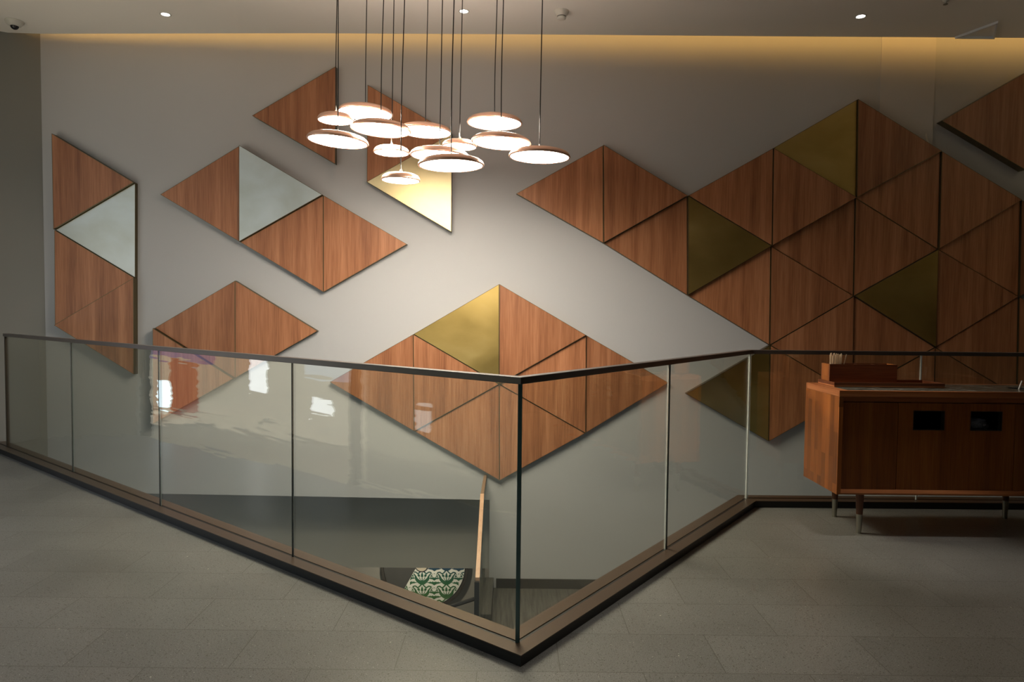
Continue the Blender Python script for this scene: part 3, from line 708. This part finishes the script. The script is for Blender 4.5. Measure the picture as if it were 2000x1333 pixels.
# ------------------------------------------------------------------ ceiling fittings
def downlight(x, y, label, vis=True):
    r = empty('downlight', (x, y, ZC)); tag(r, label, 'ceiling light', 'recessed downlights in the ceiling')
    bm = bmesh.new(); lathe(bm, [(.034, 0), (.034, -.002), (.042, -.004), (.046, -.003), (.047, 0)], (x, y, ZC), 32); obj('trim_ring', bm, M['white'], r, smooth=True)
    bm = bmesh.new(); lathe(bm, [(0, -.0015), (.0335, -.0015), (.0335, 0), (0, 0)], (x, y, ZC), 32); obj('lens', bm, M['lens'], r)
    return r
def spot(x, y, w, ang=80, blend=0.8, col=(1, .93, .82), size=.05):
    ld = bpy.data.lights.new('downlight_beam', 'SPOT'); lo = bpy.data.objects.new('downlight_beam', ld); COL.objects.link(lo)
    lo.location = (x, y, ZC-.012); ld.energy = w; ld.spot_size = math.radians(ang); ld.spot_blend = blend; ld.color = col; ld.shadow_soft_size = size
for x, y, lab in ((-3.022, 6.126, 'small round downlight in the ceiling at the left, over the far left panels'),
                  (-0.436, 6.000, 'small round downlight in the ceiling behind the lamp cables'),
                  (2.927, 6.018, 'small round downlight in the ceiling at the right, over the big panel group')):
    downlight(x, y, lab); spot(x, y, DOWN_W)
sm = empty('smoke_detector', (0.389, 5.98, ZC)); tag(sm, 'round white smoke detector on the ceiling right of the lamp cables', 'smoke detector')
bm = bmesh.new(); lathe(bm, [(.062, 0), (.060, -.006), (.052, -.030), (.040, -.040), (.036, -.046), (0, -.046)], (0.389, 5.98, ZC), 40); obj('body', bm, M['white'], sm, smooth=True)
bm = bmesh.new(); lathe(bm, [(.038, -.041), (.0385, -.047), (.036, -.047)], (0.389, 5.98, ZC), 40); obj('vent_slot', bm, M['black'], sm)
bm = bmesh.new(); lathe(bm, [(.037, -.0475), (.039, -.053), (.036, -.063), (.022, -.067), (0, -.068)], (0.389, 5.98, ZC), 40); obj('cap', bm, M['white'], sm, smooth=True)
cc = (-4.45, 6.30, ZC)
cm = empty('security_camera', cc); tag(cm, 'small white dome camera on the ceiling in the upper left corner', 'security camera')
bm = bmesh.new(); lathe(bm, [(.074, 0), (.074, -.010), (.070, -.012), (.066, -.022), (.048, -.042), (.036, -.046), (0, -.046)], cc, 40); obj('housing', bm, M['white'], cm, smooth=True)
bm = bmesh.new(); lathe(bm, [(.033, -.0465), (.031, -.056), (.022, -.068), (.010, -.074), (0, -.075)], cc, 32); obj('lens_dome', bm, plain('black_dome', (.012, .012, .015), .08), cm, smooth=True)
# triangular frame lying under the ceiling
tf = empty('triangular_ceiling_frame', (4.15, 6.32, ZC)); tag(tf, 'thin grey triangular metal frame fixed under the ceiling at upper right', 'ceiling frame')
T = [(3.985, 6.425), (4.132, 6.075), (4.345, 6.425)]
def side(a, b, w=.015):
    a = Vector(a); b = Vector(b); d = (b-a).normalized(); n_ = Vector((-d.y, d.x)); c = Vector((sum(t[0] for t in T)/3, sum(t[1] for t in T)/3))
    if n_.dot(c-a) < 0: n_ = -n_
    bm = bmesh.new(); prism(bm, [tuple(a), tuple(b), tuple(b+n_*w-d*w*1.2), tuple(a+n_*w+d*w*1.2)], ZC-.020, ZC-.0005); return bm
for a, b in ((T[0], T[1]), (T[1], T[2]), (T[2], T[0])): obj('frame_side', side(a, b), M['trimgrey'], tf)
sp = empty('ceiling_sprinkler', (3.46, 5.70, ZC)); tag(sp, 'small metal sprinkler head at the very top edge, right of centre', 'sprinkler')
bm = bmesh.new(); lathe(bm, [(.030, 0), (.028, -.006), (.010, -.010), (.008, -.030), (0, -.030)], (3.45, 5.70, ZC), 24); obj('rose', bm, M['white'], sp, smooth=True)
bm = bmesh.new(); lathe(bm, [(0, -.0305), (.018, -.0305), (.018, -.034), (0, -.034)], (3.45, 5.70, ZC), 24); obj('deflector', bm, M['steel'], sp)

# wall scar: chipped plaster next to the big panel group
bm = bmesh.new()
pts = [(3.905, 3.055), (3.915, 3.03), (3.925, 2.99), (3.940, 2.955), (3.930, 2.94), (3.918, 2.965), (3.905, 3.0), (3.898, 3.03)]
prism(bm, pts, D-.0085, D-.0062, 'Y'); struct('trim_2', bm, plain('bare_plaster', (.72, .68, .63), .8))
# bolt on the left wall next to the end of the railing
# ------------------------------------------------------------------ sideboard
X0, X1, Y0, Y1 = 1.940, 3.420, 4.100, 4.570
ZB, ZTOP = 0.252, 0.874
sb = empty('sideboard', ((X0+X1)/2, (Y0+Y1)/2, 0)); tag(sb, 'mid-century walnut waste station cabinet on tapered legs in front of the glass railing', 'cabinet')
def part(name, mm, *b, bevel=0.0, parent=sb): return obj(name, nbox(*b, bevel=bevel), mm, parent)
# side panels, chamfered towards the front
def sidepanel(xa, xb, out):
    bm = bmesh.new(); prism(bm, [(xa, Y0), (xb, Y0), (xb, Y1), (xa, Y1)], ZB, ZTOP-.038); return obj('side_panel', bm, M['cab_end'], sb)
sidepanel(X0, X0+.024, -1); sidepanel(X1-.024, X1, 1)
bm = bmesh.new(); prof = [(Y0+.001, ZB), (Y0+.001, ZB+.010), (Y0+.013, ZB+.029), (Y1, ZB+.029), (Y1, ZB)]
va = [bm.verts.new((X0+.0245, y, z)) for y, z in prof]; vb = [bm.verts.new((X1-.0245, y, z)) for y, z in prof]; bm.faces.new(va); bm.faces.new(vb)
for i in range(5): bm.faces.new((va[i], va[(i+1) % 5], vb[(i+1) % 5], vb[i]))
obj('bottom_board', bm, M['cab_x'], sb)
part('back_board', M['cab'], X0+.0245, X1-.0245, Y1-.012, Y1-.001, ZB+.027, ZTOP-.04)
part('shadow_rail', M['cab_x'], X0+.0245, X1-.0245, Y0+.020, Y0+.035, ZTOP-.068, ZTOP-.0385)
YD = Y0+.014
dz0, dz1 = ZB+.030, ZTOP-.072
def door(xa, xb, hole=()):
    bm = bmesh.new()
    if not hole: box(bm, xa, xb, YD, YD+.018, dz0, dz1)
    else:
        hz0, hz1 = hole[0][2], hole[0][3]
        box(bm, xa, xb, YD, YD+.018, dz0, hz0); box(bm, xa, xb, YD, YD+.018, hz1, dz1)
        cur = xa
        for (h0, h1, _, _) in hole: box(bm, cur, h0, YD, YD+.018, hz0, hz1); cur = h1
        box(bm, cur, xb, YD, YD+.018, hz0, hz1)
    return obj('door', bm, M['cab'], sb)
door(X0+.028, 2.297)
dd = door(2.300, 2.993, [(2.388, 2.575, .640, .757), (2.728, 2.917, .640, .757)])
dd['label'] = 'wide door with two rectangular waste openings'
door(2.996, X1-.028)
for h0, h1 in ((2.388, 2.575), (2.728, 2.917)):
    bm = bmesh.new(); t = .004
    box(bm, h0, h0+t, YD-.001, YD+.03, .640, .757); box(bm, h1-t, h1, YD-.001, YD+.03, .640, .757)
    box(bm, h0+t, h1-t, YD-.001, YD+.03, .640, .640+t); box(bm, h0+t, h1-t, YD-.001, YD+.03, .757-t, .757)
    obj('opening_frame', bm, M['bronze_dark'], sb)
for h0, h1 in ((2.36, 2.60), (2.70, 2.945)):   # liner bins behind the openings
    bm = bmesh.new(); z1 = .628
    box(bm, h0, h1, YD+.035, YD+.040, .30, z1); box(bm, h0, h1, Y1-.06, Y1-.055, .30, .80); box(bm, h0, h0+.005, YD+.04, Y1-.06, .30, z1); box(bm, h1-.005, h1, YD+.04, Y1-.06, .30, z1)
    obj('liner_bin', bm, M['void'], sb)
# top: wooden frame with inlaid marble
bd = .018
part('top_edge_front', M['cab_x'], X0, X1, Y0, Y0+bd, ZTOP-.037, ZTOP, bevel=.002)
part('top_edge_back', M['cab_x'], X0, X1, Y1-bd, Y1, ZTOP-.037, ZTOP, bevel=.002)
part('top_edge_left', M['cab_y'], X0, X0+.055, Y0+bd, Y1-bd, ZTOP-.037, ZTOP)
part('top_edge_right', M['cab_y'], X1-.055, X1, Y0+bd, Y1-bd, ZTOP-.037, ZTOP)
HC = (3.175, 4.345, .058)
bm = bmesh.new()
oc = [bm.verts.new((x, y, ZTOP-.002)) for x, y in ((X0+.055, Y0+bd), (X1-.055, Y0+bd), (X1-.055, Y1-bd), (X0+.055, Y1-bd))]
ic = [bm.verts.new((HC[0]+HC[2]*math.cos(2*PI*k/32), HC[1]+HC[2]*math.sin(2*PI*k/32), ZTOP-.002)) for k in range(32)]
es = [bm.edges.new((oc[i], oc[(i+1) % 4])) for i in range(4)]+[bm.edges.new((ic[i], ic[(i+1) % 32])) for i in range(32)]
bmesh.ops.triangle_fill(bm, use_beauty=True, use_dissolve=False, edges=es)
for f in [f for f in bm.faces if (f.calc_center_median().xy-Vector(HC[:2])).length < HC[2]*.6]: bm.faces.remove(f)
o = obj('marble_top', bm, M['marble'], sb)
so = o.modifiers.new('s', 'SOLIDIFY'); so.thickness = .018; so.offset = -1
for p in o.data.polygons:
    if p.normal.z < 0: p.flip()
bm = bmesh.new(); lathe(bm, [(HC[2]-.002, -.003), (HC[2]-.002, -.25), (0, -.25)], (HC[0], HC[1], ZTOP), 32); obj('waste_chute', bm, M['void'], sb)
for (lx, ly) in ((2.112, 4.165), (2.122, 4.505), (3.238, 4.165), (3.238, 4.505)):
    s_x = (lx-(X0+X1)/2); bm = bmesh.new(); tube(bm, [(lx, ly, ZB), (lx, ly, .118)], .0235, 24, .0185)
    lg = obj('leg', bm, M['walnut_leg'], sb, smooth=False)
    bm = bmesh.new(); tube(bm, [(lx, ly, .1178), (lx, ly, 0.0)], .0182, 24, .0135); obj('ferrule', bm, M['steel'], lg)

# tray and stirrer box on top
tr = empty('serving_tray', (2.34, 4.42, ZTOP)); tag(tr, 'low rectangular wooden tray lying on the cabinet top under the stirrer box', 'tray')
tx0, tx1, ty0, ty1 = 2.000, 2.685, 4.300, 4.530; tz = ZTOP+.0005
obj('tray_floor', nbox(tx0, tx1, ty0, ty1, tz, tz+.008), M['cab_x'], tr)
bm = bmesh.new(); rim = .010
box(bm, tx0, tx1, ty0, ty0+rim, tz+.0081, tz+.027); box(bm, tx0, tx1, ty1-rim, ty1, tz+.0081, tz+.027)
box(bm, tx0, tx0+rim, ty0+rim, ty1-rim, tz+.0081, tz+.027); box(bm, tx1-rim, tx1, ty0+rim, ty1-rim, tz+.0081, tz+.027)
obj('tray_rim', bm, M['walnut'], tr)
bx0, bx1, by0, by1 = 2.012, 2.440, 4.395, 4.515; bz0 = tz+.0085; bz1 = 1.008
bxr = empty('stirrer_box', ((bx0+bx1)/2, (by0+by1)/2, bz0)); tag(bxr, 'dark walnut open box with compartments standing on the tray', 'box')
obj('front_board', nbox(bx0, bx1, by0, by0+.010, bz0, bz1), M['walnut'], bxr)
obj('back_board', nbox(bx0, bx1, by1-.010, by1, bz0, bz1), M['walnut'], bxr)
obj('end_board', nbox(bx0, bx0+.010, by0+.0105, by1-.0105, bz0, bz1), M['cab_end'], bxr)
obj('end_board', nbox(bx1-.010, bx1, by0+.0105, by1-.0105, bz0, bz1), M['cab_end'], bxr)
obj('box_floor', nbox(bx0+.0105, bx1-.0105, by0+.0105, by1-.0105, bz0, bz0+.008), M['walnut'], bxr)
for x in (2.108, 2.215, 2.325): obj('divider', nbox(x, x+.006, by0+.0105, by1-.0105, bz0+.0085, bz1-.004), M['walnut'], bxr)
# stirrers
proto = None
for i in range(39):
    fx = i % 13; fy = i//13
    x = 2.030+fx*.0054+random.uniform(-.001, .001); y = by0+.020+fy*.017+random.uniform(-.004, .004)
    if proto is None:
        st = obj('wooden_stirrer', nbox(-.0027, .0027, -.0008, .0008, 0, .180, bevel=.0004), M['stick']); proto = st
    else: st = proto.copy(); COL.objects.link(st)
    lean = random.uniform(-.05, .06); ln = random.uniform(.93, 1.03)
    if i == 12: lean = .24; x -= .012; ln = 1.02
    if i == 0: lean = .05; x += .002
    st.location = (x, y, bz0+.0095); st.rotation_euler = (random.uniform(-.03, .03), lean if i != 12 else lean, random.uniform(-.3, .3)); st.scale = (1, 1, ln)
    tag(st, 'thin pale wooden coffee stirrer standing in the left compartment of the box', 'stirrer', 'wooden stirrers in the box')
bm = bmesh.new(); tube(bm, [(3.135, 4.30, ZTOP-.03), (3.152, 4.287, ZTOP+.052)], .0042, 12)
o = obj('drinking_straw', bm, M['straw'], smooth=True); tag(o, 'short white straw leaning out of the hole in the cabinet top at the right edge', 'straw')
# crumpled bag in the right opening
bm = bmesh.new(); bmesh.ops.create_icosphere(bm, subdivisions=4, radius=1)
for v in bm.verts:
    n_ = v.co.normalized()
    k = 1+.22*math.sin(9*n_.x+3*n_.z)*math.cos(11*n_.y+2)+.13*math.sin(23*n_.z+7*n_.x)
    v.co = Vector((v.co.x*.085*k, v.co.y*.048*k, v.co.z*.042*k+.006*math.sin(40*n_.x)))
pm_, pn, pl, pp = mat('crumpled_plastic'); pp.inputs['Base Color'].default_value = (.62, .70, .88, 1); pp.inputs['Roughness'].default_value = .25; pp.inputs['Alpha'].default_value = .75
o = obj('plastic_bag', bm, pm_, smooth=True); o.location = (2.80, 4.205, .660); tag(o, 'crumpled clear plastic bag inside the right waste opening of the cabinet', 'plastic bag')

# unseen ceiling spots; first and last added to brighten the floor
spot(-0.9, 1.3, 70, 70, .9); spot(2.30, 3.95, 130, 24, 1.0); spot(0.72, 2.72, 115, 32, 1.0)
# uplight on the right wall, just out of the picture
u = empty('wall_uplight', (XR-.01, 4.2, 2.70)); tag(u, 'white half-round wall uplight high on the right-hand wall', 'wall lamp')
obj('bowl', nbox(XR-.13, XR-.002, 4.05, 4.35, 2.63, 2.70), M['white'], u)
ld = bpy.data.lights.new('uplight_beam', 'AREA'); lo = bpy.data.objects.new('uplight_beam', ld); COL.objects.link(lo)
ld.shape = 'RECTANGLE'; ld.size = .10; ld.size_y = .26; ld.energy = 14; ld.spread = math.radians(152); ld.color = (1, .84, .55); lo.location = (XR-.068, 4.2, 2.706); lo.rotation_euler = (PI, 0, 0)
# unseen upward fill lights added over the pendant shades to brighten the ceiling
for root, loc, sh, lab, tilt, k in plist:
    ld = bpy.data.lights.new('pendant_upglow', 'AREA'); lo = bpy.data.objects.new('pendant_upglow', ld); COL.objects.link(lo)
    ld.shape = 'DISK'; ld.size = .16 if k == 'L' else .08; ld.energy = 1.65 if k == 'L' else .7; ld.color = (1, .86, .74); lo.rotation_euler = (PI, 0, 0); lo.parent = root; lo.location = (0, 0, .048)
ld = bpy.data.lights.new('lower_level_spot', 'SPOT'); lo = bpy.data.objects.new('lower_level_spot', ld); COL.objects.link(lo)  # unseen spot added to brighten the round ornament
lo.location = (-1.2, 7.45, -1.02); lo.rotation_euler = (math.radians(48), 0, 0); ld.energy = 75; ld.spot_size = math.radians(130); ld.spot_blend = 1; ld.color = (1, .92, .8); ld.shadow_soft_size = .05
